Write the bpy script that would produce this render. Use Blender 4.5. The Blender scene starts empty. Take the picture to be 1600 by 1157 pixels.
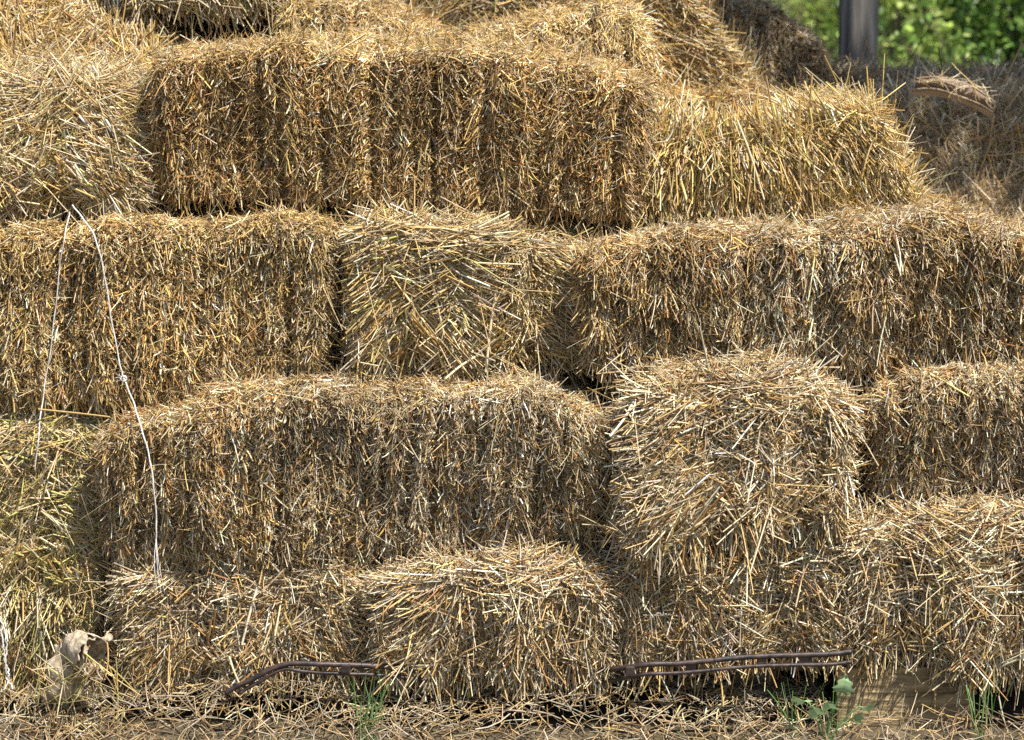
import bpy, math
import numpy as np
from mathutils import Vector

SC = bpy.context.scene
COL = SC.collection
R = math.radians

# ------------------------------------------------------------------ camera
CAM_Y, CAM_Z, PITCH, FPX = -4.2, 1.4406, R(10.0), 3500.0   # FPX: focal length in pixels of a 1600 wide picture
cam_data = bpy.data.cameras.new('camera')
cam = bpy.data.objects.new('camera', cam_data)
COL.objects.link(cam)
cam.location = (0, CAM_Y, CAM_Z)
cam.rotation_euler = (R(90) - PITCH, 0, 0)
cam_data.sensor_width = 36.0
cam_data.lens = FPX / 1600 * 36
cam_data.clip_start, cam_data.clip_end = 0.05, 500
cam_data.dof.use_dof = True
cam_data.dof.focus_distance = 4.28
cam_data.dof.aperture_fstop = 4.6
SC.camera = cam

# ------------------------------------------------------------------ light
SUN_DIR = Vector((0.36, -0.30, 0.885)).normalized()          # towards the sun
world = bpy.data.worlds.new('World')
SC.world = world
world.use_nodes = True
wn = world.node_tree.nodes
sky = wn.new('ShaderNodeTexSky')
sky.sky_type = 'NISHITA'
sky.sun_disc = False
sky.sun_elevation = math.asin(SUN_DIR.z)
sky.sun_rotation = math.atan2(SUN_DIR.x, SUN_DIR.y)
wn['Background'].inputs['Strength'].default_value = 0.09
world.node_tree.links.new(sky.outputs['Color'], wn['Background'].inputs['Color'])
sun_data = bpy.data.lights.new('sun', 'SUN')
sun_data.energy = 5.0
sun_data.angle = R(0.5)
sun_data.color = (1.0, 0.96, 0.90)
sun = bpy.data.objects.new('sun', sun_data)
COL.objects.link(sun)
sun.rotation_euler = SUN_DIR.to_track_quat('Z', 'Y').to_euler()
sun.location = (3, -4, 8)
SC.view_settings.view_transform = 'Standard'
SC.view_settings.look = 'None'
SC.view_settings.gamma = 1.0
SC.view_settings.exposure = 0.86
SC.render.engine = 'CYCLES'
SC.cycles.max_bounces = 6
SC.cycles.diffuse_bounces = 3
SC.cycles.glossy_bounces = 2
SC.cycles.transmission_bounces = 2
SC.cycles.use_denoising = False


# ------------------------------------------------------------------ helpers
def at(px, py, Y):
    """the point of the plane y = Y that the photograph shows at pixel (px, py) of its 1600 x 1157"""
    dx, dy = (px - 800) / FPX, (578.5 - py) / FPX
    d = np.array([dx, math.cos(PITCH) + dy * math.sin(PITCH), -math.sin(PITCH) + dy * math.cos(PITCH)])
    t = (Y - CAM_Y) / d[1]
    return np.array([0, CAM_Y, CAM_Z]) + t * d


def tag(o, label=None, cat=None, group=None, kind=None):
    if label: o['label'] = label
    if cat: o['category'] = cat
    if group: o['group'] = group
    if kind: o['kind'] = kind
    return o


def empty(name, loc, parent=None):
    o = bpy.data.objects.new(name, None)
    o.location = tuple(float(v) for v in loc)
    o.empty_display_size = 0.1
    COL.objects.link(o)
    return o


class Mesh:
    """gathers quads (vertex colours, material slots) and links them as ONE mesh object"""
    def __init__(self):
        self.v, self.f, self.c, self.m, self.n = [], [], [], [], 0

    def add(self, v, f, c=(1, 1, 1), m=0):
        v = np.asarray(v, np.float32).reshape(-1, 3)
        f = np.asarray(f, np.int32).reshape(-1, 4)
        c = np.asarray(c, np.float32)
        if c.ndim == 1:
            c = np.broadcast_to(c, (len(v), 3))
        self.v.append(v); self.f.append(f + self.n); self.c.append(c)
        self.m.append(np.full(len(f), m, np.int32)); self.n += len(v)
        return self

    def build(self, name, mats, parent=None, smooth=True, origin=None):
        v = np.concatenate(self.v); f = np.concatenate(self.f)
        c = np.concatenate(self.c); m = np.concatenate(self.m)
        if parent is not None:
            v = v - np.array(parent.matrix_basis.translation, np.float32)
        elif origin is not None:
            v = v - np.array(origin, np.float32)
        me = bpy.data.meshes.new(name)
        me.vertices.add(len(v)); me.vertices.foreach_set('co', v.ravel())
        me.loops.add(f.size); me.loops.foreach_set('vertex_index', f.ravel())
        me.polygons.add(len(f))
        me.polygons.foreach_set('loop_start', np.arange(0, f.size, 4, dtype=np.int32))
        me.polygons.foreach_set('material_index', m)
        me.polygons.foreach_set('use_smooth', np.full(len(f), smooth))
        ca = me.attributes.new('tint', 'FLOAT_COLOR', 'POINT')
        ca.data.foreach_set('color', np.concatenate([c, np.ones((len(c), 1), np.float32)], 1).ravel())
        me.update(calc_edges=True); me.validate()
        for k in (mats if isinstance(mats, (list, tuple)) else [mats]):
            me.materials.append(k)
        o = bpy.data.objects.new(name, me)
        COL.objects.link(o)
        if parent is not None:
            o.parent = parent
        elif origin is not None:
            o.location = tuple(float(x) for x in origin)
        return o


def unit(a):
    return a / np.maximum(np.linalg.norm(a, axis=-1, keepdims=True), 1e-9)


def strips(rng, C, W, flat, sides=3, taper=0.75):
    """tubes (or flattened chips) round the centre lines C[n, k, 3]; returns vertices, quads"""
    n, k, _ = C.shape
    T = unit(np.gradient(C, axis=1))
    A = unit(np.cross(T[:, :1], rng.normal(size=(n, 1, 3))))
    A = unit(A - T * (A * T).sum(-1, keepdims=True))
    B = np.cross(T, A)
    a = np.arange(sides) * 2 * math.pi / sides
    tp = np.linspace(1, taper, k)[None, :, None, None]
    ww = (W / 2)[:, None, None, None] * tp
    V = C[:, :, None] + ww * (np.cos(a)[None, None, :, None] * A[:, :, None]
                              + np.sin(a)[None, None, :, None] * B[:, :, None] * flat[:, None, None, None])
    base = (np.arange(n) * k * sides)[:, None, None]
    i = np.arange(k - 1)[None, :, None] * sides
    j = np.arange(sides)[None, None, :]
    j2 = (j + 1) % sides
    F = np.stack([base + i + j, base + i + j2, base + i + sides + j2, base + i + sides + j], -1)
    return V.reshape(-1, 3), F.reshape(-1, 4)


def tube(path, r, sides=8, r_end=None):
    """one tube along a smooth path"""
    P = np.asarray(path, float)
    T = unit(np.gradient(P, axis=0))
    ref = np.array([0.31, 0.9, 0.2]) if abs(T[0] @ np.array([0.31, 0.9, 0.2])) < 0.85 else np.array([1.0, 0, 0.1])
    A = unit(np.cross(T, ref)); B = np.cross(T, A)
    rr = np.linspace(r, r if r_end is None else r_end, len(P))[:, None, None]
    a = np.arange(sides) * 2 * math.pi / sides
    V = P[:, None] + rr * (np.cos(a)[None, :, None] * A[:, None] + np.sin(a)[None, :, None] * B[:, None])
    k = len(P)
    F = []
    for i in range(k - 1):
        for j in range(sides):
            F.append((i * sides + j, i * sides + (j + 1) % sides, (i + 1) * sides + (j + 1) % sides, (i + 1) * sides + j))
    V = V.reshape(-1, 3)
    n0 = len(V)
    V = np.concatenate([V, P[:1], P[-1:]])
    for j in range(0, sides, 2):
        F.append((n0, (j + 2) % sides, j + 1, j))
        o = (k - 1) * sides
        F.append((n0 + 1, o + j, o + j + 1, o + (j + 2) % sides))
    return V, F


def smooth_path(pts, n=24):
    """Catmull-Rom through the points"""
    P = np.asarray(pts, float)
    P = np.concatenate([2 * P[:1] - P[1:2], P, 2 * P[-1:] - P[-2:-1]])
    out = []
    m = len(P) - 3
    for s in np.linspace(0, m - 1e-6, n):
        i = int(s); t = s - i
        p0, p1, p2, p3 = P[i:i + 4]
        out.append(0.5 * (2 * p1 + (p2 - p0) * t + (2 * p0 - 5 * p1 + 4 * p2 - p3) * t * t + (3 * p1 - p0 - 3 * p2 + p3) * t ** 3))
    return np.array(out)


class Wave:
    """smooth noise: a sum of sine waves in random directions"""
    def __init__(self, rng, freq, n=7):
        self.k = rng.normal(size=(n, 3)) * freq
        self.p = rng.uniform(0, 6.28, n)

    def __call__(self, P):
        return np.sin(P @ self.k.T + self.p).mean(-1) * 1.6


def box_vf(c, s, rot=None):
    c, s = np.array(c, float), np.array(s, float) / 2
    v = np.array([[x, y, z] for x in (-1, 1) for y in (-1, 1) for z in (-1, 1)], float) * s
    if rot is not None:
        v = v @ np.array(rot).T
    f = [(0, 1, 3, 2), (4, 6, 7, 5), (0, 4, 5, 1), (2, 3, 7, 6), (0, 2, 6, 4), (1, 5, 7, 3)]
    return v + c, f


def bevel(o, w, seg=2):
    b = o.modifiers.new('bevel', 'BEVEL'); b.width = w; b.segments = seg; b.limit_method = 'ANGLE'
    return o


# ------------------------------------------------------------------ materials
def new_mat(name):
    m = bpy.data.materials.new(name); m.use_nodes = True
    return m, m.node_tree.nodes, m.node_tree.links, m.node_tree.nodes['Principled BSDF']


def tinted(name, rough=0.5, spec=0.4, trans=0.0, nscale=220, namp=0.35):
    """colour of every single straw or leaf from its own tint, mottled a little along it"""
    m, N, L, b = new_mat(name)
    at_ = N.new('ShaderNodeAttribute'); at_.attribute_name = 'tint'
    no = N.new('ShaderNodeTexNoise'); no.inputs['Scale'].default_value = nscale; no.inputs['Detail'].default_value = 2
    geo = N.new('ShaderNodeNewGeometry')
    L.new(geo.outputs['Position'], no.inputs['Vector'])
    mr = N.new('ShaderNodeMapRange')
    mr.inputs['To Min'].default_value = 1 - namp; mr.inputs['To Max'].default_value = 1 + namp
    L.new(no.outputs['Fac'], mr.inputs['Value'])
    mx = N.new('ShaderNodeVectorMath'); mx.operation = 'SCALE'
    L.new(at_.outputs['Color'], mx.inputs[0]); L.new(mr.outputs['Result'], mx.inputs['Scale'])
    L.new(mx.outputs['Vector'], b.inputs['Base Color'])
    b.inputs['Roughness'].default_value = rough
    b.inputs['Specular IOR Level'].default_value = spec
    if trans:
        tr = N.new('ShaderNodeBsdfTranslucent'); L.new(mx.outputs['Vector'], tr.inputs['Color'])
        ms = N.new('ShaderNodeMixShader'); ms.inputs['Fac'].default_value = trans
        L.new(b.outputs['BSDF'], ms.inputs[1]); L.new(tr.outputs['BSDF'], ms.inputs[2])
        L.new(ms.outputs['Shader'], N['Material Output'].inputs['Surface'])
    return m


def noisy(name, c0, c1, scale, rough=0.8, stretch=(1, 1, 1), bump=0.0, detail=6, spec=0.3, lo=0.35, hi=0.65):
    m, N, L, b = new_mat(name)
    tc = N.new('ShaderNodeTexCoord'); mp = N.new('ShaderNodeMapping'); mp.inputs['Scale'].default_value = stretch
    no = N.new('ShaderNodeTexNoise'); no.inputs['Scale'].default_value = scale; no.inputs['Detail'].default_value = detail
    cr = N.new('ShaderNodeValToRGB')
    cr.color_ramp.elements[0].position = lo; cr.color_ramp.elements[1].position = hi
    cr.color_ramp.elements[0].color = (*c0, 1); cr.color_ramp.elements[1].color = (*c1, 1)
    L.new(tc.outputs['Object'], mp.inputs['Vector']); L.new(mp.outputs['Vector'], no.inputs['Vector'])
    L.new(no.outputs['Fac'], cr.inputs['Fac']); L.new(cr.outputs['Color'], b.inputs['Base Color'])
    b.inputs['Roughness'].default_value = rough; b.inputs['Specular IOR Level'].default_value = spec
    if bump:
        bp = N.new('ShaderNodeBump'); bp.inputs['Strength'].default_value = bump; bp.inputs['Distance'].default_value = 0.01
        L.new(no.outputs['Fac'], bp.inputs['Height']); L.new(bp.outputs['Normal'], b.inputs['Normal'])
    return m


M_STRAW = tinted('straw', 0.36, 0.5, 0.10)
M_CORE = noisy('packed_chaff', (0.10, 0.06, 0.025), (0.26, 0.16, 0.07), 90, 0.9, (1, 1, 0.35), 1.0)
M_LEAF = tinted('leaf', 0.45, 0.4, 0.30, 40, 0.2)
M_TWINE = noisy('white_twine', (0.46, 0.43, 0.38), (0.74, 0.71, 0.66), 260, 0.7)
M_SISAL = noisy('straw_coloured_twine', (0.34, 0.25, 0.12), (0.5, 0.4, 0.22), 300, 0.8)
M_POST = noisy('weathered_post_wood', (0.06, 0.053, 0.045), (0.27, 0.24, 0.205), 24, 0.92, (1.8, 1.8, 0.16), 0.5)
M_BOARD = noisy('plywood', (0.13, 0.09, 0.045), (0.42, 0.31, 0.16), 34, 0.85, (0.55, 1, 3.0), 0.7, 10)
M_PALLET = noisy('old_pallet_wood', (0.07, 0.05, 0.035), (0.20, 0.15, 0.10), 12, 0.9, (0.25, 2, 2), 0.4)
M_RAIL = noisy('dark_painted_steel', (0.014, 0.012, 0.012), (0.075, 0.045, 0.035), 55, 0.5, (1, 1, 1), 0.2, spec=0.5)
M_PAPER = noisy('stained_sack_paper', (0.24, 0.18, 0.11), (0.56, 0.46, 0.33), 55, 0.75, (1, 1, 1), 0.8)
M_BARK = noisy('split_wood', (0.12, 0.075, 0.045), (0.26, 0.18, 0.11), 16, 0.8, (0.25, 3, 3), 0.5)
M_SAP = noisy('pale_split_wood', (0.30, 0.23, 0.15), (0.46, 0.37, 0.26), 16, 0.8, (0.25, 3, 3), 0.3)
M_TIN = noisy('weathered_roof_sheet', (0.20, 0.19, 0.18), (0.36, 0.35, 0.34), 6, 0.6)
M_STEM = noisy('shrub_bark', (0.07, 0.05, 0.03), (0.16, 0.12, 0.08), 30, 0.9)

# ------------------------------------------------------------------ straw
PAL = {
    'gold': (0.60, 0.41, 0.155), 'pale': (0.72, 0.57, 0.34), 'tan': (0.45, 0.30, 0.13), 'grey': (0.47, 0.385, 0.265),
    'rust': (0.40, 0.20, 0.06), 'dark': (0.15, 0.09, 0.04), 'lime': (0.50, 0.43, 0.15), 'white': (0.83, 0.72, 0.52),
    'amber': (0.60, 0.40, 0.11), 'drab': (0.27, 0.21, 0.13)}
MIX = {
    'brown': dict(gold=3, pale=2.2, tan=3.6, rust=3.2, amber=1.2, dark=0.8, white=0.6),
    'tawny': dict(gold=3, rust=3.2, tan=3, amber=1.4, pale=1.2, dark=0.8),
    'golden': dict(gold=5, pale=3, tan=2, rust=0.5, amber=1.5, dark=0.4, white=0.7),
    'yellow': dict(gold=5, pale=2.8, amber=2.4, tan=1.2, rust=0.5, lime=1.4, white=0.6),
    'ash': dict(grey=3.2, pale=2.6, tan=3.6, dark=0.9, white=1.3, gold=1.0, rust=0.7),
    'warm_ash': dict(grey=2.0, pale=3.6, tan=3, dark=0.5, white=1.5, gold=1.9, rust=0.7),
    'green': dict(lime=4, gold=2.5, pale=2.2, grey=1.5, tan=1.5, white=0.6),
    'straw': dict(gold=3.4, pale=3.2, lime=1, grey=1.6, tan=2, white=0.8, dark=0.3),
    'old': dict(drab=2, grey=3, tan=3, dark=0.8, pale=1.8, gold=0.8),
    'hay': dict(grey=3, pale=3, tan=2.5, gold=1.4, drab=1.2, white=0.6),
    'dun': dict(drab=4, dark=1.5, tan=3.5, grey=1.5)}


def colours(rng, mix, n):
    d = MIX[mix]
    k = list(d); w = np.array([d[i] for i in k], float)
    c = np.array([PAL[i] for i in k])[rng.choice(len(k), n, p=w / w.sum())]
    c = c * np.exp(rng.normal(0, 0.22, (n, 1))) * np.exp(rng.normal(0, 0.028, (n, 3)))
    return np.clip(c, 0.01, 0.88)


def lay(rng, me, P, N, theta, phi, L, W, flat, col, k=3, bend=0.25, centre=0.0, sink=0.008, sag=0.1, m=0, taper=0.75):
    """lay straws on surface points P with normals N: heading theta in the surface, rising by phi out of it"""
    n = len(P)
    ref = np.where((np.abs(N[:, :1]) > 0.85), np.array([[0, 1.0, 0]]), np.array([[1.0, 0, 0]]))
    e1 = unit(ref - N * (ref * N).sum(-1, keepdims=True)); e2 = np.cross(N, e1)
    D = np.cos(phi)[:, None] * (np.cos(theta)[:, None] * e1 + np.sin(theta)[:, None] * e2) + np.sin(phi)[:, None] * N
    Bv = rng.normal(size=(n, 3)) * bend * 0.5
    Bv[:, 2] -= sag * np.abs(rng.normal(size=n))
    t = np.linspace(0, 1, k)[None, :, None]
    P0 = P - N * (sink * rng.uniform(0.2, 1.6, (n, 1))) - D * (L * centre)[:, None]
    C = P0[:, None] + L[:, None, None] * (t * D[:, None] + (t * t - t * 0.35) * Bv[:, None])
    # a kink in some
    kk = rng.random(n) < 0.15
    if k > 2 and kk.any():
        j = k // 2 + (k > 3)
        C[kk, j:] += (rng.normal(size=(kk.sum(), 1, 3)) * 0.2 * L[kk, None, None]) * np.linspace(0.5, 1, k - j)[None, :, None]
    V, F = strips(rng, C, W, flat, 3, taper)
    me.add(V, F, np.repeat(col, k * 3, 0), m)


class Bale:
    """A rounded, dented box: its front follows the outlines top / bottom (points of the photograph on the plane y = Y),
    D metres deep; lean tilts the front back, yaw turns it."""
    def __init__(self, seed, Y, top, bottom, D=0.46, r=0.058, lean=0.0, yaw=0.0, strings=(), grooves=True, dent=0.017, pinch=0.03):
        self.rng = rng = np.random.default_rng(seed)
        self.Y, self.D, self.r, self.lean, self.yaw = Y, D, r, lean, yaw
        T = np.array([at(x, y, Y) for x, y in top]); B = np.array([at(x, y, Y) for x, y in bottom])
        self.T, self.B = T, B
        self.W = ((T[-1, 0] - T[0, 0]) + (B[-1, 0] - B[0, 0])) / 2
        self.H = T[:, 2].mean() - B[:, 2].mean()
        self.ts = (T[:, 0] - T[0, 0]) / (T[-1, 0] - T[0, 0]); self.bs = (B[:, 0] - B[0, 0]) / (B[-1, 0] - B[0, 0])
        mid0, mid1 = (T[0, 0] + B[0, 0]) / 2, (T[-1, 0] + B[-1, 0]) / 2
        self.strings = [((at(px, 600, Y)[0] - mid0) / (mid1 - mid0) - 0.5) * self.W for px in strings]
        g = []
        x = -self.W / 2 + 0.03
        while grooves and x < self.W / 2:
            g.append((x, rng.uniform(0.4, 1.0))); x += rng.uniform(0.030, 0.062)
        self.g = g
        self.gx = np.array([k[0] for k in g]) if g else np.array([1e3])
        self.goff = rng.normal(0, 0.005, len(self.gx) + 1); self.gtint = np.exp(rng.normal(0, 0.13, (len(self.gx) + 1, 1)))
        self.gth = rng.normal(0, 16, len(self.gx) + 1)
        self.w1, self.w2, self.w3 = Wave(rng, 9), Wave(rng, 28), Wave(rng, 16)
        self.dent, self.pinch = dent, pinch
        self.base = np.array([(B[0, 0] + B[-1, 0]) / 2, Y + D / 2, B[:, 2].min()])

    def round(self, p):
        h = np.array([self.W / 2, self.D / 2, self.H / 2]); r = min(self.r, h.min() * 0.9)
        q = np.clip(p, -h + r, h - r)
        n = unit(p - q)
        return q + r * n, n

    def disp(self, p, n):
        d = self.dent * self.w1(p) + 0.5 * self.dent * self.w2(p)
        fr = np.clip(np.maximum(-n[:, 1], np.abs(n[:, 2]) * 0.6), 0, 1)
        wob = p[:, 0] + 0.012 * self.w3(p * np.array([0.2, 0.2, 1]))
        if self.g:
            d = d + self.goff[np.searchsorted(self.gx, wob)] * fr
        for x, a in self.g:
            d = d - 0.020 * a * np.exp(-((wob - x) / 0.0075) ** 2) * fr
        for x in self.strings:
            d = d - self.pinch * np.exp(-((p[:, 0] - x) / 0.04) ** 2) * fr
        if self.strings:
            d = d + self.pinch * 0.35
        return d

    def flake(self, p):
        wob = p[:, 0] + 0.012 * self.w3(p * np.array([0.2, 0.2, 1]))
        return np.searchsorted(self.gx, wob)

    def world(self, p):
        s = np.clip(p[:, 0] / self.W + 0.5, 0, 1); t = p[:, 2] / self.H + 0.5
        x0 = self.B[0, 0] + s * (self.B[-1, 0] - self.B[0, 0]); x1 = self.T[0, 0] + s * (self.T[-1, 0] - self.T[0, 0])
        z0 = np.interp(s, self.bs, self.B[:, 2]); z1 = np.interp(s, self.ts, self.T[:, 2])
        over = p[:, 0] - np.clip(p[:, 0], -self.W / 2, self.W / 2)
        return np.stack([x0 + (x1 - x0) * t + over, self.Y + p[:, 1] + self.D / 2 + self.lean * t + self.yaw * (s - 0.5),
                         z0 + (z1 - z0) * t], -1)

    def face(self, name, u, v):
        h = np.array([self.W / 2, self.D / 2, self.H / 2])
        u, v = np.asarray(u) * 2 - 1, np.asarray(v) * 2 - 1
        o = np.ones_like(u)
        p = {'front': (u, -o, v), 'back': (u, o, v), 'top': (u, v, o), 'bottom': (u, v, -o), 'left': (-o, u, v), 'right': (o, u, v)}[name]
        return np.stack(p, -1) * h

    def area(self, name):
        return {'front': self.W * self.H, 'back': self.W * self.H, 'top': self.W * self.D, 'bottom': self.W * self.D}.get(name, self.H * self.D)

    def pts(self, name, n, u=None, v=None):
        rng = self.rng
        u = rng.random(n) if u is None else u; v = rng.random(n) if v is None else v
        p, nn = self.round(self.face(name, u, v))
        q = p + nn * self.disp(p, nn)[:, None]
        return q, self.world(q), unit(nn + 0.15 * rng.normal(size=nn.shape)), u, v

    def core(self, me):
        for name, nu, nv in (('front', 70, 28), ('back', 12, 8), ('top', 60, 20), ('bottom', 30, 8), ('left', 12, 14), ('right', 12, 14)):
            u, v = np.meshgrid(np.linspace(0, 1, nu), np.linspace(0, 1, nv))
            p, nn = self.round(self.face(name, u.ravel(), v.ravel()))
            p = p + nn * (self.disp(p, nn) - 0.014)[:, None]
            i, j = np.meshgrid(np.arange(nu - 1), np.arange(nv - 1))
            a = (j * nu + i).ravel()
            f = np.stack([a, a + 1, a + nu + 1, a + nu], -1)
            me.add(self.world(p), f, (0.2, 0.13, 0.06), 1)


def deg(a):
    return np.radians(a)


ALT = {'brown': 'tawny', 'golden': 'brown', 'ash': 'brown', 'warm_ash': 'brown', 'dun': 'old'}


def weathered(b, q, mix, n):
    """colours of n straws, greyer or browner in patches of the face"""
    rng = b.rng
    c = colours(rng, mix, n); a = colours(rng, ALT.get(mix, mix), n)
    pick = rng.random(n) < np.clip(0.38 + 0.55 * b.w1(q * 0.7) + 0.25 * b.w3(q), 0.04, 0.96)
    return np.clip(np.where(pick[:, None], a, c) * b.gtint[b.flake(q)] * np.exp(0.14 * b.w2(q * 1.4))[:, None], 0.01, 0.88)


def cut_face(b, me, name, dens, mix, size=1.0, vertical=0.6, tilt=(10, 62)):
    """the cut side of a bale: pressed upright layers of chaff, overlapping snipped ends and husks, some folded stems"""
    rng = b.rng

    def heading(q, n, sd):
        fl = b.flake(q); turn = b.gth[fl] + 22 * b.w2(q * 0.6) + 16 * b.w1(q)
        side = np.where((fl * 7 % 5) < 3, -28.0, -150.0)                    # the way the ends of a layer were combed
        return np.where(rng.random(n) < vertical, -90 + turn, side + turn) + rng.normal(0, sd, n)
    # packed chaff under everything
    n = int(b.area(name) * dens * 0.52)
    q, P, N, u, v = b.pts(name, n)
    lay(rng, me, P, N, deg(heading(q, n, 34)), deg(rng.uniform(4, 50, n)), 0.012 * size * np.exp(rng.normal(0, 0.35, n)), rng.uniform(0.0014, 0.0030, n),
        rng.uniform(0.2, 0.9, n), weathered(b, q, mix, n) * 0.92, 3, 0.8, 0.4, 0.013, 0.2)
    # overlapping ends, drooping
    n = int(b.area(name) * dens * 0.36)
    q, P, N, u, v = b.pts(name, n)
    lay(rng, me, P, N, deg(heading(q, n, 20)), deg(rng.uniform(*tilt, n)), 0.0175 * size * np.exp(rng.normal(0, 0.38, n)),
        rng.uniform(0.0024, 0.0048, n) * np.exp(np.abs(rng.normal(0, 0.25, n))), rng.choice([0.15, 0.35, 0.8], n), weathered(b, q, mix, n), 4, 0.7, 0.45, 0.011, 0.55, 0, 0.55)
    # broad curled husks and leaf shreds
    n = int(b.area(name) * dens * 0.075)
    q, P, N, u, v = b.pts(name, n)
    lay(rng, me, P, N, deg(heading(q, n, 30)), deg(rng.uniform(8, 55, n)), 0.021 * size ** 0.5 * np.exp(rng.normal(0, 0.35, n)), rng.uniform(0.0036, 0.0070, n),
        rng.uniform(0.08, 0.25, n), weathered(b, q, mix, n) * 1.05, 5, 1.6, 0.4, 0.008, 0.5, 0, 0.35)
    # longer stems folded into the face
    n = int(b.area(name) * dens * 0.018)
    q, P, N, u, v = b.pts(name, n)
    th = -90 + rng.normal(0, 24, n) + 26 * b.w2(q * 0.7)
    lay(rng, me, P, N, deg(th), deg(rng.uniform(-3, 16, n)), 0.038 * size * np.exp(rng.normal(0, 0.4, n)), rng.uniform(0.0018, 0.0044, n),
        rng.choice([0.3, 0.9], n), weathered(b, q, mix, n), 5, 0.6, 0.5, 0.003)
    fluff(b, me, name, dens * 0.07, mix)


def fluff(b, me, name, dens, mix, L0=0.022):
    rng = b.rng
    n = int(b.area(name) * dens)
    q, P, N, u, v = b.pts(name, n)
    lay(rng, me, P, N, rng.uniform(0, 6.28, n), deg(rng.uniform(0, 60, n)), L0 * np.exp(rng.normal(0, 0.4, n)), rng.uniform(0.0006, 0.0013, n),
        rng.uniform(0.4, 1, n), colours(rng, mix, n), 4, 1.1, 0.3, 0.002)


def long_face(b, me, name, dens, mix, head=None, L0=0.085, spread=15, rise=(-4, 14), bend=0.16):
    """long stems lying along the face, fanned out from the strings"""
    rng = b.rng
    for part, (dn, sk, lf) in enumerate(((dens, 0.010, 1.0), (dens * 0.30, -0.001, 1.15))):
        n = int(b.area(name) * dn)
        q, P, N, u, v = b.pts(name, n)
        x, t = q[:, 0], q[:, 2] / b.H + 0.5
        if head is not None:
            th = head(x / b.W + 0.5, t) + rng.normal(0, spread, n)
        elif b.strings:
            xs = np.array(b.strings)
            dx = x - xs[np.abs(x[:, None] - xs[None]).argmin(1)]
            drop = 6 + 48 * np.clip(1.05 - t, 0, 1) ** 1.1 + 60 * np.exp(-(np.abs(dx) / 0.028) ** 1.5)
            th = np.where(dx > 0, -drop, 180 + drop) + rng.normal(0, spread, n)
        else:
            th = rng.normal(-20, 50, n)
        L = L0 * lf * np.exp(rng.normal(0, 0.42, n))
        L = np.minimum(L, 1.7 * (b.W / 2 - np.abs(x)) + 0.035)
        lay(rng, me, P, N, deg(th), deg(rng.uniform(*rise, n) + 4 * part), L, rng.uniform(0.0022, 0.0052, n), rng.choice([0.4, 0.85, 1.0], n),
            colours(rng, mix, n), 4, bend, 0.5, sk, 0.06)


def tousle(b, me, name, dens, mix, L0=0.05, rise=(2, 35), th=None, W=(0.0016, 0.004)):
    """stray stems lying any way"""
    rng = b.rng
    n = int(b.area(name) * dens)
    q, P, N, u, v = b.pts(name, n)
    th = rng.uniform(0, 360, n) if th is None else th + rng.normal(0, 30, n)
    lay(rng, me, P, N, deg(th), deg(rng.uniform(*rise, n)), L0 * np.exp(rng.normal(0, 0.4, n)), rng.uniform(*W, n), rng.choice([0.4, 0.9], n),
        colours(rng, mix, n), 4, 0.3, 0.35, 0.004)


def fringe(b, me, n, mix, L0=0.06, low=True, strings=False, out=(4, 28), wid=0.05):
    """stems hanging over the lower edge, or bundles hanging at the strings"""
    rng = b.rng
    u = rng.random(n)
    if strings and b.strings:
        u = np.array(b.strings)[rng.integers(0, len(b.strings), n)] / b.W + 0.5 + rng.normal(0, wid / b.W, n)
        u = np.clip(u, 0.01, 0.99)
    v = rng.uniform(0.02, 0.16, n) if low else rng.uniform(0.1, 0.9, n)
    q, P, N, u, v = b.pts('front', n, u, v)
    N = unit(N * np.array([1, 1, 0.3]))
    lay(rng, me, P, N, deg(-90 + rng.normal(0, 20, n)), deg(rng.uniform(*out, n)), L0 * np.exp(rng.normal(0, 0.35, n)), rng.uniform(0.0022, 0.0052, n),
        rng.choice([0.4, 0.9], n), colours(rng, mix, n), 4, 0.22, 0.35, 0.006, 0.15)


def spikes(b, me, n, mix, L0=0.028, v=(0.0, 0.5), rise=(10, 60)):
    """stems standing up along the top edge"""
    rng = b.rng
    q, P, N, u, vv = b.pts('top', n, None, rng.uniform(*v, n))
    lay(rng, me, P, N, rng.uniform(0, 6.28, n), deg(rng.uniform(*rise, n)), L0 * np.exp(rng.normal(0, 0.45, n)), rng.uniform(0.0014, 0.0036, n),
        rng.choice([0.4, 0.9], n), colours(rng, mix, n), 4, 0.25, 0.1, 0.004)


GROUP = 'straw bales stacked in the heap'


def finish(b, me, loose, label, mix, twine=True):
    root = empty('straw_bale', b.base)
    tag(root, label, 'straw bale', GROUP)
    b.core(me)
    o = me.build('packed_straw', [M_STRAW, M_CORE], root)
    if loose is not None and loose.n:
        l = loose.build('loose_straw', M_STRAW, root); l['kind'] = 'stuff'
    if twine:
        for x in b.strings:
            if abs(x) > b.W / 2 - 0.01:
                continue
            u = x / b.W + 0.5
            m = 26
            q, P, N, _, _ = b.pts('front', m, np.full(m, u), np.linspace(0.02, 0.99, m))
            q2, P2, N2, _, _ = b.pts('top', m, np.full(m, u), np.linspace(0.02, 0.95, m))
            tw = Mesh()
            tw.add(*tube(smooth_path(np.concatenate([P - 0.002 * N, P2 + 0.003 * N2])[::3], 60), 0.0014, 6))
            tw.build('twine', M_SISAL, root)
    return root


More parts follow.
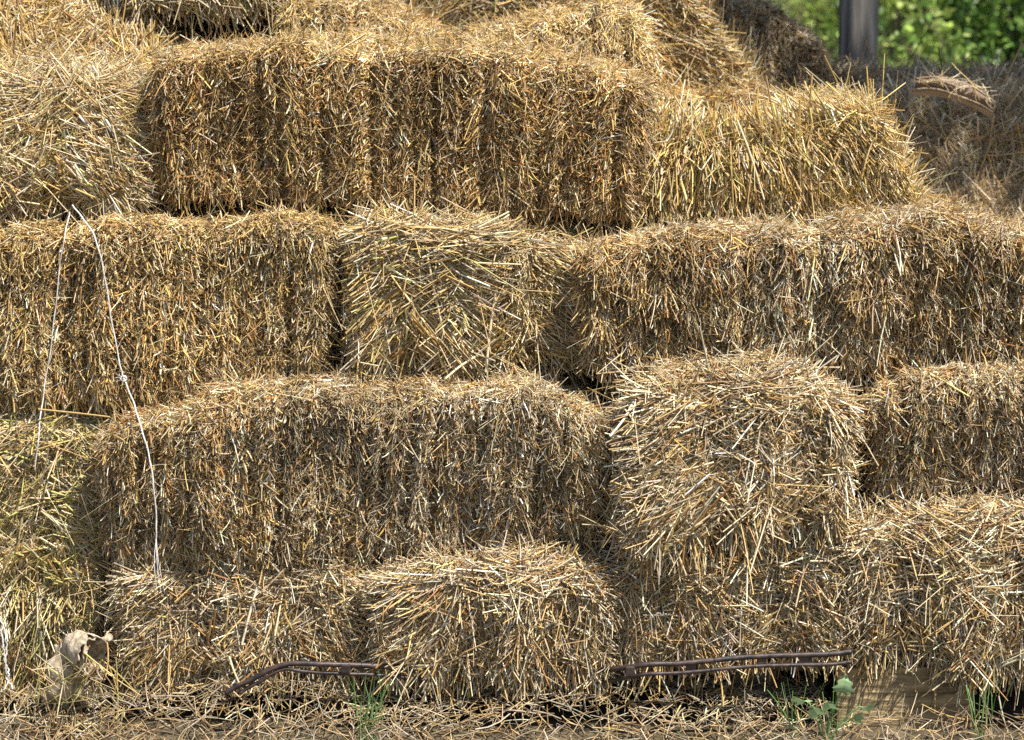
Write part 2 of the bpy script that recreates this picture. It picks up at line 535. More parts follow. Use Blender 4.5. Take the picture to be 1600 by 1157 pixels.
def cut_bale(label, mix, dens=90000, top_mix=None, size=1.0, vertical=0.6, stray=2500, topd=60000, sides=(30000, 30000), spike=110, **kw):
    b = Bale(**kw); me, lo = Mesh(), Mesh()
    cut_face(b, me, 'front', dens, mix, size, vertical)
    tm = top_mix or mix
    cut_face(b, me, 'top', topd * 1.25, tm, 0.95, 0.2, (0, 40))
    for nm, d in zip(('left', 'right'), sides):
        if d: cut_face(b, me, nm, d, mix, 1.4, 0.5, (5, 45))
    tousle(b, lo, 'front', stray * 0.25, tm, 0.042, (0, 16))
    tousle(b, lo, 'top', stray * 0.8, tm, 0.034, (0, 14))
    if spike: spikes(b, lo, spike, tm)
    fringe(b, lo, int(b.W * 330), mix, 0.035)
    return finish(b, me, lo, label, mix), b


def end_bale(label, mix, dens=26000, stray=2600, fluffd=9000, topd=14000, sides=(12000, 12000), fr=260, bundle=170, head=None, L0=0.10, spread=12,
             spike=220, rise=(-4, 14), chips=9000, bend=0.26, **kw):
    kw.setdefault('D', 0.9); kw.setdefault('grooves', False)
    b = Bale(**kw); me, lo = Mesh(), Mesh()
    if chips: cut_face(b, me, 'front', chips, mix, 1.5, 0.4, (0, 40))
    long_face(b, me, 'front', dens, mix, head, L0, spread, rise, bend)
    fluff(b, me, 'front', fluffd, mix, 0.03)
    tousle(b, me, 'top', topd * 1.6, mix, 0.06, (0, 20)); fluff(b, me, 'top', fluffd * 0.6, mix)
    for nm, d in zip(('left', 'right'), sides):
        if d: tousle(b, me, nm, d * 1.6, mix, 0.07, (0, 20))
    tousle(b, lo, 'front', stray * 0.35, mix, 0.08, (0, 18))
    if fr: fringe(b, lo, int(fr), mix, 0.055)
    if bundle: fringe(b, lo, int(bundle * max(1, len(b.strings))), mix, 0.075, False, True)
    if spike: spikes(b, lo, spike, mix)
    return finish(b, me, lo, label, mix), b


# ================================================================== the setting
# ground: one sheet that rises into a grassy bank far behind the stack
M_GROUND = noisy('earth_and_short_grass', (0.05, 0.038, 0.022), (0.13, 0.10, 0.055), 26.0, 0.95, (1, 1, 1), 0.6)
gx = np.concatenate([np.linspace(-160, -14, 10), np.linspace(-12, 12, 60), np.linspace(14, 160, 10)])
gy = np.concatenate([np.linspace(-60, -6, 6), np.linspace(-5, 24, 74), np.linspace(30, 260, 12)])
X, Yg = np.meshgrid(gx, gy)


def ground_z(x, y):
    k = np.clip((y - 4.0) / 12.0, 0, 1)
    bank = 2.6 * k * k * (3 - 2 * k)
    return bank + 0.03 * np.sin(x * 1.3 + y * 0.7) * np.clip((y - 2) / 4, 0, 1) + np.clip((y - 16) / 100, 0, 3) * 3


Zg = ground_z(X, Yg)
nx = len(gx)
ii, jj = np.meshgrid(np.arange(nx - 1), np.arange(len(gy) - 1))
a_ = (jj * nx + ii).ravel()
g = Mesh().add(np.stack([X.ravel(), Yg.ravel(), Zg.ravel()], -1), np.stack([a_, a_ + 1, a_ + nx + 1, a_ + nx], -1))
tag(g.build('ground', M_GROUND), kind='structure')

# grass of the bank
rng = np.random.default_rng(5)
gm = Mesh()
n = 42000
d = rng.random(n) ** 1.3
y = 3.6 + d * 12.0
x = rng.uniform(-1.0, 1.0, n) * (3.2 + y * 0.25) + 1.2
P = np.stack([x, y, ground_z(x, y) - 0.01], -1)
gc = np.array([(0.15, 0.26, 0.04), (0.24, 0.34, 0.07), (0.09, 0.17, 0.03), (0.36, 0.40, 0.14)])[rng.choice(4, n, p=[.4, .3, .2, .1])] * np.exp(rng.normal(0, .2, (n, 1)))
lay(rng, gm, P, np.tile([[0, 0, 1.0]], (n, 1)), rng.uniform(0, 6.28, n), deg(rng.uniform(45, 88, n)), rng.uniform(0.12, 0.38, n), rng.uniform(0.006, 0.013, n),
    np.full(n, 0.25), gc, 3, 0.4, 0.0, 0.0, 0.3)
tag(gm.build('meadow_grass', M_LEAF), kind='stuff')


def leaves(rng, P, size, up=0.35):
    """pointed leaves of two folded halves at points P"""
    n = len(P)
    D = unit(rng.normal(size=(n, 3)) + np.array([0, 0, -0.25])); Nn = unit(rng.normal(size=(n, 3)) + np.array([0, -0.3, up * 2]))
    S = unit(np.cross(D, Nn)); Nn = np.cross(S, D)
    L = size * np.exp(rng.normal(0, 0.25, n))[:, None]; Wd = L * 0.27
    v = np.stack([P, P + D * L * 0.35 + S * Wd + Nn * Wd * 0.35, P + D * L * 0.45 - Nn * L * 0.02, P + D * L * 0.35 - S * Wd + Nn * Wd * 0.35,
                  P + D * L - Nn * L * 0.12, P + D * L * 0.72 + S * Wd * 0.62 + Nn * Wd * 0.15, P + D * L * 0.72 - S * Wd * 0.62 + Nn * Wd * 0.15], 1)
    b = (np.arange(n) * 7)[:, None]
    f = np.concatenate([b + np.array([[0, 2, 1, 1]])[:, [0, 1, 2, 2]][:, :3][:, [0, 1, 2, 2]] * 0 + np.array([[0, 2, 5, 1]]), b + np.array([[0, 3, 6, 2]]),
                        b + np.array([[2, 6, 4, 5]])], 0)
    return v.reshape(-1, 3), f


def shrub(label, x, y, h, w, nleaf, size, palette, seed, stems=7, cat='shrub', group='shrubs and saplings beyond the stack', name='leafy_shrub', low=0.15):
    rng = np.random.default_rng(seed)
    z0 = float(ground_z(np.array(x), np.array(y)))
    root = empty(name, (x, y, z0))
    tag(root, label, cat, group)
    st = Mesh(); tips = []
    for i in range(stems):
        a = rng.uniform(0, 6.28); rr = w * 0.5 * math.sqrt(rng.random())
        p0 = np.array([x + rng.normal(0, 0.05), y + rng.normal(0, 0.05), z0 - 0.03])
        p3 = np.array([x + math.cos(a) * rr, y + math.sin(a) * rr, z0 + h * rng.uniform(0.75, 1.0)])
        p1 = p0 + (p3 - p0) * 0.4 + np.array([0, 0, h * 0.14]); path = smooth_path([p0, p1, p3], 12)
        st.add(*tube(path, 0.012, 6, 0.003))
        for j in range(16):
            s = path[int(rng.integers(2, 12))]
            e = s + np.array([rng.normal(0, w * 0.2), rng.normal(0, w * 0.2), rng.normal(0.1, 0.13) * h])
            e[2] = max(e[2], z0 + h * low)
            tw = smooth_path([s, (s + e) / 2 + rng.normal(0, 0.03, 3), e], 6)
            st.add(*tube(tw, 0.004, 4, 0.0015)); tips.append(tw)
    st.build('stem', M_STEM, root)
    tw = np.array(tips)
    k = rng.integers(0, len(tw), nleaf); j = rng.integers(1, 6, nleaf)
    P = tw[k, j] + rng.normal(0, 0.045, (nleaf, 3)) * (0.6 + w * 0.6)
    v, f = leaves(rng, P, size)
    c = np.array(palette)[rng.integers(0, len(palette), nleaf)] * np.exp(rng.normal(0, 0.22, (nleaf, 1)))
    Mesh().add(v, f, np.repeat(c, 7, 0)).build('foliage', M_LEAF, root)
    return root


DARKG = [(0.06, 0.13, 0.02), (0.10, 0.20, 0.03), (0.17, 0.28, 0.05), (0.04, 0.09, 0.015)]
MIDG = [(0.15, 0.26, 0.04), (0.22, 0.34, 0.06), (0.09, 0.18, 0.03)]
LITEG = [(0.36, 0.46, 0.09), (0.28, 0.40, 0.07), (0.42, 0.50, 0.13)]


def sx(px, y):
    return at(px, 60, y)[0]


shrub('pale green sapling with bright drooping leaves just right of the post', sx(1415, 5.2), 5.2, 1.75, 0.75, 1500, 0.052, LITEG, 31, 4, 'sapling', name='sapling')
shrub('dark leafy shrub behind the pale sapling', sx(1470, 7.4), 7.4, 1.6, 1.3, 7000, 0.042, DARKG, 32)
shrub('dense dark green shrub at the right edge of the view', sx(1590, 6.2), 6.2, 1.85, 1.2, 7500, 0.042, DARKG + MIDG, 33)
shrub('mid green low bush in front of the dark shrubs', sx(1520, 5.0), 5.0, 1.05, 1.0, 3800, 0.036, MIDG, 34, cat='bush', low=0.1)
shrub('small light green bush left of the wooden post', sx(1292, 8.5), 8.5, 0.75, 0.8, 2000, 0.04, LITEG, 35, cat='bush')
shrub('tall dark shrub farthest behind to the right', sx(1530, 10.0), 10.0, 2.2, 2.0, 8000, 0.05, DARKG + MIDG, 36)
shrub('wide green shrub beyond the right edge of the stack', sx(1740, 7.8), 7.8, 2.0, 1.8, 5200, 0.06, DARKG + MIDG, 37)

# ================================================================== post, added shade tree
pb = at(1345, 130, 1.95)
px_, pt = at(1343, 60, 1.95)[0], 2.62
root = empty('wooden_post', (px_, 1.95, 0))
tag(root, 'weathered grey wooden post standing behind the golden bale', 'post')
pm = Mesh()
rng = np.random.default_rng(3)
zz = np.linspace(-0.05, pt, 60); sd = 20
a = np.arange(sd) * 2 * math.pi / sd
sq = 1 / np.maximum(np.abs(np.cos(a)), np.abs(np.sin(a))) ** 0.75          # a squared log with rounded corners
wv = Wave(rng, 5)
V = []
for z in zz:
    ring = np.stack([np.cos(a + 0.35) * sq, np.sin(a + 0.35) * sq, np.zeros(sd)], -1) * 0.047
    rr = 1 + 0.06 * np.sin(a * 3 + 1) + 0.05 * wv(np.stack([np.cos(a), np.sin(a), np.full(sd, z * 0.7)], -1))
    rr = np.where(np.arange(sd) == 14, rr - 0.09, rr)                         # a drying crack
    V.append(ring * rr[:, None] + np.array([px_ - 0.012 * (z - 1.2), 1.95, z]))
V = np.array(V).reshape(-1, 3)
F = [(i * sd + j, i * sd + (j + 1) % sd, (i + 1) * sd + (j + 1) % sd, (i + 1) * sd + j) for i in range(59) for j in range(sd)]
pm.add(V, F)
pm.build('post_shaft', M_POST, root)

# unseen tree, added so that its crown shades the back of the heap
sd3 = np.array(SUN_DIR)
cc = np.array([1.30, 1.50, 1.30]) + 4.3 * sd3
tb = np.array([4.6, 1.2, 0.0])
tr = empty('added_shade_tree', tb)
tag(tr, 'unseen leafy tree added at the right to shade the back of the heap', 'tree')
rng = np.random.default_rng(44)
tm_ = Mesh()
tm_.add(*tube(smooth_path([tb - np.array([0, 0, 0.1]), tb + np.array([0.05, -0.1, 1.8]), tb + np.array([-0.3, -0.6, 3.4]), cc + np.array([0.5, 0, 0.2])], 24), 0.16, 12, 0.03))
for i in range(16):
    e = cc + rng.normal(size=3) * np.array([0.85, 0.35, 0.4])
    s_ = tb + np.array([-0.3, -0.6, 3.4]) * rng.uniform(0.75, 1.0)
    tm_.add(*tube(smooth_path([s_, (s_ + e) / 2 + np.array([0, 0, 0.15]), e], 10), 0.035, 7, 0.006))
tm_.build('trunk', M_STEM, tr)
n = 2700
Pc = unit(rng.normal(size=(n, 3))) * rng.random((n, 1)) ** 0.4 * np.array([1.75, 0.52, 0.62])
Pc = Pc + Pc * 0.18 * Wave(rng, 3.5)(Pc)[:, None] + cc + np.array([0.1, 0, 0])
v, f = leaves(rng, Pc, 0.10)
c = np.array([(0.05, 0.11, 0.02), (0.08, 0.16, 0.03)])[rng.integers(0, 2, n)] * np.exp(rng.normal(0, 0.2, (n, 1)))
Mesh().add(v, f, np.repeat(c, 7, 0)).build('crown', M_LEAF, tr)

# ================================================================== bales
DENS = 1.0
cut_bale('wide brown-gold bale with its cut side showing, lying across the middle of the heap top', 'brown', seed=101, Y=0.18,
         top=[(222, 92), (330, 70), (450, 58), (600, 63), (760, 73), (900, 90), (1030, 124)], bottom=[(240, 318), (420, 332), (600, 335), (800, 352), (1012, 356)],
         top_mix='golden', yaw=0.02, lean=-0.03, dens=112000, vertical=0.3, size=0.92)
end_bale('straw bale end left of the wide brown-gold bale, above the hanging white twine', 'straw', seed=102, Y=0.13,
         top=[(-150, 112), (0, 112), (120, 116), (236, 138)], bottom=[(-150, 345), (100, 345), (232, 335)], strings=(108, -60), lean=0.12, r=0.085,
         spread=26, stray=6000, rise=(-4, 20), spike=500, dent=0.022)
end_bale('sunlit loose yellow straw bale at the top left corner', 'golden', seed=103, Y=0.40, D=0.5, top=[(-150, -60), (40, -12), (150, 14), (215, 40), (262, 88)],
         bottom=[(-150, 140), (60, 140), (262, 140)], lean=0.26, head=lambda s, t: -35 + 60 * np.sin(s * 9 + t * 5), spread=38, L0=0.08, fr=0, rise=(-3, 20), r=0.06)
end_bale('bale overhanging the dark hollow at the top, left of the wide bale', 'straw', seed=104, Y=0.60, D=0.46, top=[(180, -260), (430, -260)],
         bottom=[(195, 14), (300, 16), (430, 8)], head=lambda s, t: -25 + 30 * np.sin(s * 7), spread=28, fr=200, spike=0)
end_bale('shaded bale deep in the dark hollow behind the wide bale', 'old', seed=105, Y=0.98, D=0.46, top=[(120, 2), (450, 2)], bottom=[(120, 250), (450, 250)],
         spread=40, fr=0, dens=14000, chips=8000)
cut_bale('sunlit golden bale behind the wide bale, sloping down to the right', 'golden', seed=106, Y=0.50, top=[(412, -30), (540, -12), (620, 20), (715, 74)],
         bottom=[(412, 140), (715, 140)], lean=0.10, stray=4000, sides=(20000, 40000))
cut_bale('rounded golden bale hump behind the right half of the wide bale', 'golden', seed=107, Y=0.38,
         top=[(712, 70), (780, 46), (860, 20), (940, 2), (1000, 10), (1030, 62)], bottom=[(712, 190), (1050, 215)], lean=0.12, stray=5000, r=0.05, sides=(30000, 60000))
end_bale('shaded bale seen in the dip between the two golden bales', 'straw', seed=108, Y=1.02, D=0.5, top=[(590, -170), (1020, -170)], bottom=[(590, 140), (1020, 140)],
         spread=30, head=lambda s, t: 20 + 50 * np.sin(s * 11), fr=0, dens=20000, spike=0)
end_bale('leaning shaded straw bale right of the golden hump, slanting edge', 'golden', seed=109, Y=1.02, D=0.8, top=[(960, -90), (1072, -10)], bottom=[(985, 215), (1225, 195)],
         head=lambda s, t: -28 + 26 * (s - 0.5), spread=20, fr=60, dens=24000, r=0.03, spike=120)
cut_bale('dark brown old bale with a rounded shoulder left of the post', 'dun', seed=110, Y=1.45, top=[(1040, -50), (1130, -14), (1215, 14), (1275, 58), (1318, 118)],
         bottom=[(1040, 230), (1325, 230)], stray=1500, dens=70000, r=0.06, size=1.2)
end_bale('golden yellow sunlit bale of upright stems with a saddled top', 'yellow', seed=111, Y=0.27, D=0.46,
         top=[(950, 190), (1040, 204), (1125, 216), (1200, 206), (1280, 186), (1345, 170), (1376, 174)], bottom=[(950, 352), (1200, 352), (1445, 345)],
         head=lambda s, t: -93 + 42 * np.clip((s - 0.35) * 1.5, -0.2, 1) * (0.4 + t), spread=17, L0=0.10, fr=220, spike=260, topd=20000, r=0.035, sides=(12000, 26000),
         rise=(-4, 16))
hay = dict(chips=0, bend=0.5, rise=(-3, 30))
end_bale('grey shaded hay bale at the right edge, under the split wood slab', 'hay', seed=112, Y=1.05, D=0.5, top=[(1366, 168), (1450, 150), (1600, 150), (1720, 160)],
         bottom=[(1366, 420), (1720, 420)], lean=0.34, spread=45, head=lambda s, t: -10 + 40 * np.sin(s * 8 + 3 * t), dens=30000, fluffd=60000, fr=0, r=0.07, **hay)
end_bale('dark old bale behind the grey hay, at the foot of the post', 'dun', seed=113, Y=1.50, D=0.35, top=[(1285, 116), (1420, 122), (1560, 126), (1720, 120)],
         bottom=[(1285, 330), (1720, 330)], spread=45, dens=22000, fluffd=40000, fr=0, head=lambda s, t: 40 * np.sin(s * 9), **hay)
cut_bale('golden-brown bale with cut side crossed by the hanging white twine', 'golden', seed=114, Y=0.085,
         top=[(-220, 360), (0, 358), (200, 348), (440, 330), (532, 346)], bottom=[(-220, 652), (0, 650), (200, 648), (350, 624), (512, 592)], dens=95000, stray=4200, lean=-0.02,
         size=0.98, vertical=0.65)
end_bale('bale end of long fanned stems framed by cut-side bales in the middle', 'straw', seed=115, Y=0.10,
         top=[(546, 348), (650, 342), (740, 348), (826, 364)], bottom=[(552, 592), (700, 588), (824, 580)], strings=(645, 792), pinch=0.035, dens=34000, bundle=60,
         chips=0, fluffd=5000, stray=2600, spread=10, L0=0.11)
end_bale('recessed shaded straw bale between the fanned bale end and the long tan bale', 'straw', seed=135, Y=0.155,
         top=[(800, 366), (925, 368)], bottom=[(800, 572), (930, 566)], dens=34000, chips=0, fluffd=5000, stray=1200, spread=9, L0=0.11, fr=40, spike=30,
         head=lambda s, t: -22 - 14 * (1 - t))
cut_bale('long tan bale with upright folded straw, right of the fanned bale end', 'warm_ash', seed=116, Y=0.07,
         top=[(888, 386), (1000, 374), (1200, 360), (1400, 346), (1500, 340), (1670, 376)],
         bottom=[(900, 560), (960, 612), (1010, 622), (1100, 594), (1200, 588), (1350, 612), (1420, 578), (1670, 575)], size=1.45, vertical=0.88, dens=80000, stray=2500, lean=-0.03)
end_bale('greenish yellow bale end at the left edge, beside the weathered long bale', 'green', seed=117, Y=0.03,
         top=[(-200, 656), (80, 656), (182, 678)], bottom=[(-200, 935), (60, 930), (150, 925)], strings=(66, -110), spread=26, lean=0.05, L0=0.08, stray=4000)
end_bale('greenish bale of drooping stems behind the torn paper sack', 'green', seed=118, Y=0.05, top=[(-200, 890), (165, 890)], bottom=[(-200, 1085), (140, 1080)],
         head=lambda s, t: -80 - 20 * s, spread=22, dens=30000, fr=300)
cut_bale('long weathered grey-brown bale with a sagging rounded top, beneath the knotted twine', 'ash', seed=119, Y=0.01,
         top=[(156, 668), (240, 644), (350, 622), (500, 598), (700, 590), (840, 592), (952, 646)], bottom=[(146, 890), (300, 902), (560, 898), (800, 872), (945, 868)],
         top_mix='warm_ash', lean=-0.06, dens=125000, size=0.80, vertical=0.5, r=0.06, stray=2000)
end_bale('grey-tan humped bale end above the shaded bale, right of the weathered long bale', 'warm_ash', seed=120, Y=-0.085,
         top=[(962, 662), (1010, 606), (1130, 580), (1260, 585), (1350, 630)], bottom=[(975, 868), (1130, 872), (1325, 850)], strings=(1125, 1270), spread=20, fr=420, bundle=560,
         L0=0.085, r=0.07, lean=0.04, stray=3500)
cut_bale('grey-brown cut-side bale at the right edge, beside the humped bale', 'ash', seed=121, Y=-0.005, top=[(1350, 618), (1420, 588), (1600, 562), (1800, 564)],
         bottom=[(1352, 790), (1480, 792), (1800, 800)], top_mix='warm_ash', dens=120000, lean=-0.03, size=0.82, vertical=0.5)
end_bale('shaded bottom bale end right of the torn paper sack', 'warm_ash', seed=122, Y=0.0, top=[(172, 892), (400, 880), (572, 876)],
         bottom=[(190, 1075), (400, 1062), (580, 1052)], strings=(300, 455), spread=22, fr=200, bundle=220, L0=0.075)
end_bale('pale bottom bale end with stems hanging in two bundles, centre of the lowest row', 'warm_ash', seed=123, Y=-0.05,
         top=[(576, 902), (700, 882), (880, 878), (966, 900)], bottom=[(584, 1066), (780, 1070), (955, 1064)], strings=(735, 880), spread=19, fr=420, bundle=420, L0=0.08, pinch=0.03)
end_bale('shaded bottom bale end under the humped bale', 'warm_ash', seed=124, Y=-0.045, top=[(966, 862), (1140, 858), (1330, 838)], bottom=[(975, 1042), (1330, 1036)],
         strings=(1040, 1225), spread=28, fr=110, bundle=230, L0=0.07)
end_bale('pale grey bottom bale end at the right edge, above the plywood board', 'warm_ash', seed=125, Y=-0.06,
         top=[(1312, 830), (1400, 800), (1560, 792), (1710, 804)], bottom=[(1328, 1050), (1560, 1052), (1700, 1050)], strings=(1425, 1610), spread=18, fr=420, bundle=420,
         L0=0.085, pinch=0.035)
# the second rank, glimpsed through the gaps
for sd_, (x0, x1, y0, y1), lab in ((130, (80, 760, 620, 900), 'shaded inner bale behind the weathered long bale'),
                                    (131, (700, 1420, 360, 640), 'shaded inner bale behind the fanned bale end'),
                                    (132, (1180, 1560, 330, 640), 'shaded inner bale behind the long tan bale'),
                                    (133, (120, 700, 330, 620), 'shaded inner bale behind the golden-brown bale'),
                                    (134, (640, 1250, 140, 350), 'shaded inner bale under the golden hump')):
    bb = Bale(sd_, 0.68, [(x0, y0), (x1, y0)], [(x0, y1), (x1, y1)], D=0.4)
    me = Mesh(); cut_face(bb, me, 'front', 14000, 'brown', 1.8); cut_face(bb, me, 'top', 14000, 'brown', 1.8)
    finish(bb, me, None, lab, 'brown')

# ================================================================== under the stack
pal = empty('pallet', (0, 0.4, 0))
tag(pal, 'dark wooden pallet carrying the bottom row of bales', 'pallet')
for i in range(7):
    o = Mesh().add(*box_vf((0.1, 0.10 + i * 0.13, 0.098), (2.7, 0.10, 0.02))).build('deck_board', M_PALLET, pal, False)
    bevel(o, 0.003)
for i in range(4):
    o = Mesh().add(*box_vf((-1.12 + i * 0.8, 0.5, 0.044), (0.09, 0.86, 0.088))).build('bearer', M_PALLET, pal, False)
    bevel(o, 0.003)


def rail_frame(label, up, dn, spacers, Y, r=0.0052):
    c = at(*up[len(up) // 2][:2], Y)
    root = empty('rail_frame', c)
    tag(root, label, 'metal frame', 'dark metal frames under the bales')
    for nm, pl in (('upper_rail', up), ('lower_rail', dn)):
        path = smooth_path([at(q[0], q[1], q[2] if len(q) > 2 else Y) for q in pl], 60)
        path = path + 0.0012 * np.sin(np.linspace(0, 21, 60))[:, None] * np.array([0, 0.6, 1.0])
        Mesh().add(*tube(path, r if nm[0] == 'u' else r * 0.72, 10)).build(nm, M_RAIL, root)
    for px, y0, y1 in spacers:
        a0, a1 = at(px, y0, Y), at(px, y1, Y)
        o = Mesh().add(*box_vf((a0 + a1) / 2 + np.array([0, 0.004, 0]), (0.018, 0.010, abs(a0[2] - a1[2])))).build('spacer', M_RAIL, root, False)
        bevel(o, 0.002)
    return root


rail_frame('bent dark metal rails under the shaded bottom bale, between sack and grass tuft', [(352, 1084), (385, 1066), (435, 1042), (500, 1037), (600, 1043, -0.06), (700, 1052, -0.02), (760, 1060, 0.0)],
           [(375, 1084), (400, 1068), (438, 1048), (480, 1049), (600, 1057, -0.06), (700, 1066, -0.02), (760, 1072, 0.0)], [(540, 1039, 1053)], -0.085)
rail_frame('dark metal rails sloping up to the plywood board', [(880, 1062, 0.0), (950, 1046, -0.06), (1000, 1041), (1060, 1036), (1170, 1028), (1300, 1021), (1330, 1020)],
           [(880, 1078, 0.0), (950, 1064, -0.06), (1000, 1056), (1060, 1051), (1170, 1043), (1300, 1037), (1330, 1036)], [(985, 1042, 1058), (1080, 1036, 1050), (1190, 1028, 1043), (1260, 1024, 1040)], -0.105)

bd0, bd1 = at(1308, 1040, -0.03), at(1522, 1040, -0.03)
br = Mesh().add(*box_vf(((bd0[0] + bd1[0]) / 2, -0.03, bd0[2] / 2 - 0.006), (bd1[0] - bd0[0], 0.018, bd0[2] + 0.01)))
o = br.build('plywood_board', M_BOARD, None, False, ((bd0[0] + bd1[0]) / 2, -0.03, 0))
bevel(o, 0.002)
tag(o, 'upright plywood board under the pale grey bale at right', 'board')

# straw trodden along the foot of the stack
rng = np.random.default_rng(9)
lm = Mesh()
n = 6500
x = rng.uniform(-1.35, 1.35, n); yy = -0.28 + 0.40 * rng.random(n) ** 0.62
z = 0.012 + np.clip((yy + 0.22) / 0.2, 0, 1) ** 1.1 * 0.082 * (0.75 + 0.25 * np.sin(x * 9))
keep = ~((x > bd0[0] - 0.02) & (x < bd1[0] + 0.35) & (yy > -0.10))
P = np.stack([x, yy, z], -1)[keep]; n = len(P)
N = unit(np.tile([[0, -0.45, 1.0]], (n, 1)) + 0.2 * rng.normal(size=(n, 3)))
lay(rng, lm, P, N, rng.uniform(0, 6.28, n), deg(rng.uniform(-5, 25, n)), 0.05 * np.exp(rng.normal(0, 0.4, n)), rng.uniform(0.0016, 0.004, n), rng.choice([0.4, 0.9], n),
    np.where((yy[keep] > -0.12)[:, None], colours(rng, 'old', n) * 0.8, colours(rng, 'dun', n)), 4, 0.3, 0.4, 0.0)
tag(lm.build('straw_litter', M_STRAW), kind='stuff')


# short grass and chaff on the earth before the stack
n = 5200
P = np.stack([rng.uniform(-1.5, 1.5, n), rng.uniform(-1.1, -0.13, n), np.full(n, -0.004)], -1)
P = P[np.sin(P[:, 0] * 7 + 2 * np.sin(P[:, 1] * 9)) + rng.normal(0, 0.6, n) > -0.2]; n = len(P)
gm = Mesh()
gc = np.array([(0.12, 0.20, 0.05), (0.18, 0.27, 0.08), (0.26, 0.25, 0.11)])[rng.integers(0, 3, n)] * np.exp(rng.normal(0, .2, (n, 1)))
lay(rng, gm, P, np.tile([[0, 0, 1.0]], (n, 1)), rng.uniform(0, 6.28, n), deg(rng.uniform(30, 85, n)), rng.uniform(0.012, 0.05, n), rng.uniform(0.0012, 0.0026, n), np.full(n, 0.3), gc, 4, 0.5, 0, 0, 0.3)
tag(gm.build('short_grass', M_LEAF), kind='stuff')
n = 9000
P = np.stack([rng.uniform(-1.5, 1.5, n), -0.12 - 0.7 * rng.random(n) ** 1.6, np.full(n, 0.003)], -1)
cm = Mesh()
lay(rng, cm, P, unit(np.tile([[0, 0, 1.0]], (n, 1)) + 0.25 * rng.normal(size=(n, 3))), rng.uniform(0, 6.28, n), deg(rng.uniform(-5, 20, n)), 0.014 * np.exp(rng.normal(0, 0.5, n)),
    rng.uniform(0.0012, 0.0032, n), rng.choice([0.3, 0.8], n), colours(rng, 'dun', n), 3, 0.5, 0.4, 0)
tag(cm.build('chaff', M_STRAW), kind='stuff')


def grass_tuft(label, px, py, Y, n, h, seed, lean=0.0):
    rng = np.random.default_rng(seed)
    b = at(px, py, Y); b = np.array([b[0], Y, 0.0])
    ht = at(px, py, Y)[2]
    me = Mesh()
    P = b + np.stack([rng.normal(0, 0.011, n), rng.normal(0, 0.011, n), np.zeros(n)], -1)
    c = np.array([(0.20, 0.38, 0.10), (0.13, 0.29, 0.07), (0.30, 0.44, 0.18)])[rng.integers(0, 3, n)] * np.exp(rng.normal(0, .15, (n, 1)))
    lay(rng, me, P, np.tile([[lean, 0, 1.0]], (n, 1)), rng.uniform(0, 6.28, n), deg(rng.uniform(66, 89, n)), h * rng.uniform(0.6, 1.05, n), rng.uniform(0.0018, 0.0034, n),
        np.full(n, 0.25), c, 6, 0.22, 0, 0, 0.05)
    o = me.build('grass_tuft', M_LEAF, None, True, b)
    return tag(o, label, 'grass tuft', 'grass tufts at the foot of the stack')


grass_tuft('green grass tuft before the gap between two bottom bales', 574, 1060, -0.11, 24, 0.145, 61)
grass_tuft('sparse green grass beside the lobed weed', 1252, 1060, -0.12, 9, 0.14, 62, -0.2)
grass_tuft('short green grass right of the lobed weed', 1300, 1060, -0.11, 8, 0.15, 63)
grass_tuft('thin pale green grass in front of the dark gap', 1541, 1060, -0.11, 14, 0.14, 64)

# lobed weed
rng = np.random.default_rng(66)
wb = at(1290, 1100, -0.15)
wr = empty('weed', (wb[0], -0.15, 0))
tag(wr, 'green weed with lobed leaves before the plywood board', 'weed')
M_WEED = tinted('weed_leaf', 0.5, 0.35, 0.25, 60, 0.12)
outl = np.array([(0.02, 0), (.30, .02), (.55, -.04), (.50, .16), (.40, .22), (.58, .30), (.72, .34), (.62, .46), (.40, .50), (.38, .58), (.50, .70), (.36, .80), (.22, .80), (.14, .92), (0, 1.06)])
for px, py, s, rot, tlt in ((1262, 1072, 0.036, 62, 62), (1314, 1058, 0.040, -14, 20), (1300, 1086, 0.034, 25, 50), (1344, 1082, 0.036, -66, 55), (1280, 1096, 0.036, 30, 40), (1330, 1104, 0.034, -35, 45)):
    s *= 0.78; py += 8
    tip = at(px, py, -0.15 + rng.uniform(-0.02, 0.01))
    cr_, sr_ = math.cos(R(rot)), math.sin(R(rot))
    V = []
    for sgn in (1, -1):
        for (u, v) in outl:
            V.append((sgn * u * s, v * s * 1.15, abs(u) * 0.35 * s + 0.1 * s * math.sin(v * 5)))
        for (u, v) in outl:
            V.append((0, v * s * 1.15, 0.1 * s * math.sin(v * 5)))
    V = np.array(V)
    V = V @ np.array([[cr_, sr_, 0], [-sr_, cr_, 0], [0, 0, 1]])
    V = np.stack([V[:, 0], -V[:, 2] * math.cos(R(tlt)) - V[:, 1] * math.sin(R(tlt)), V[:, 1] * math.cos(R(tlt)) - V[:, 2] * math.sin(R(tlt))], -1)
    V += tip - np.array([0, 0, s * 0.6])
    F = []
    m_ = len(outl)
    for h in (0, 2 * m_):
        for i in range(m_ - 1):
            F.append((h + i, h + i + 1, h + m_ + i + 1, h + m_ + i))
    lf = Mesh().add(V, F, np.array((0.30, 0.44, 0.22)) * rng.uniform(0.8, 1.2))
    lf.build('leaf', M_WEED, wr)
    p0 = np.array([wb[0], -0.15, 0]); p1 = V[len(outl)]
    Mesh().add(*tube(smooth_path([p0, (p0 + p1) / 2 + np.array([0, 0, 0.012]), p1], 8), 0.0016, 6), (0.22, 0.36, 0.14)).build('stem', M_WEED, wr)

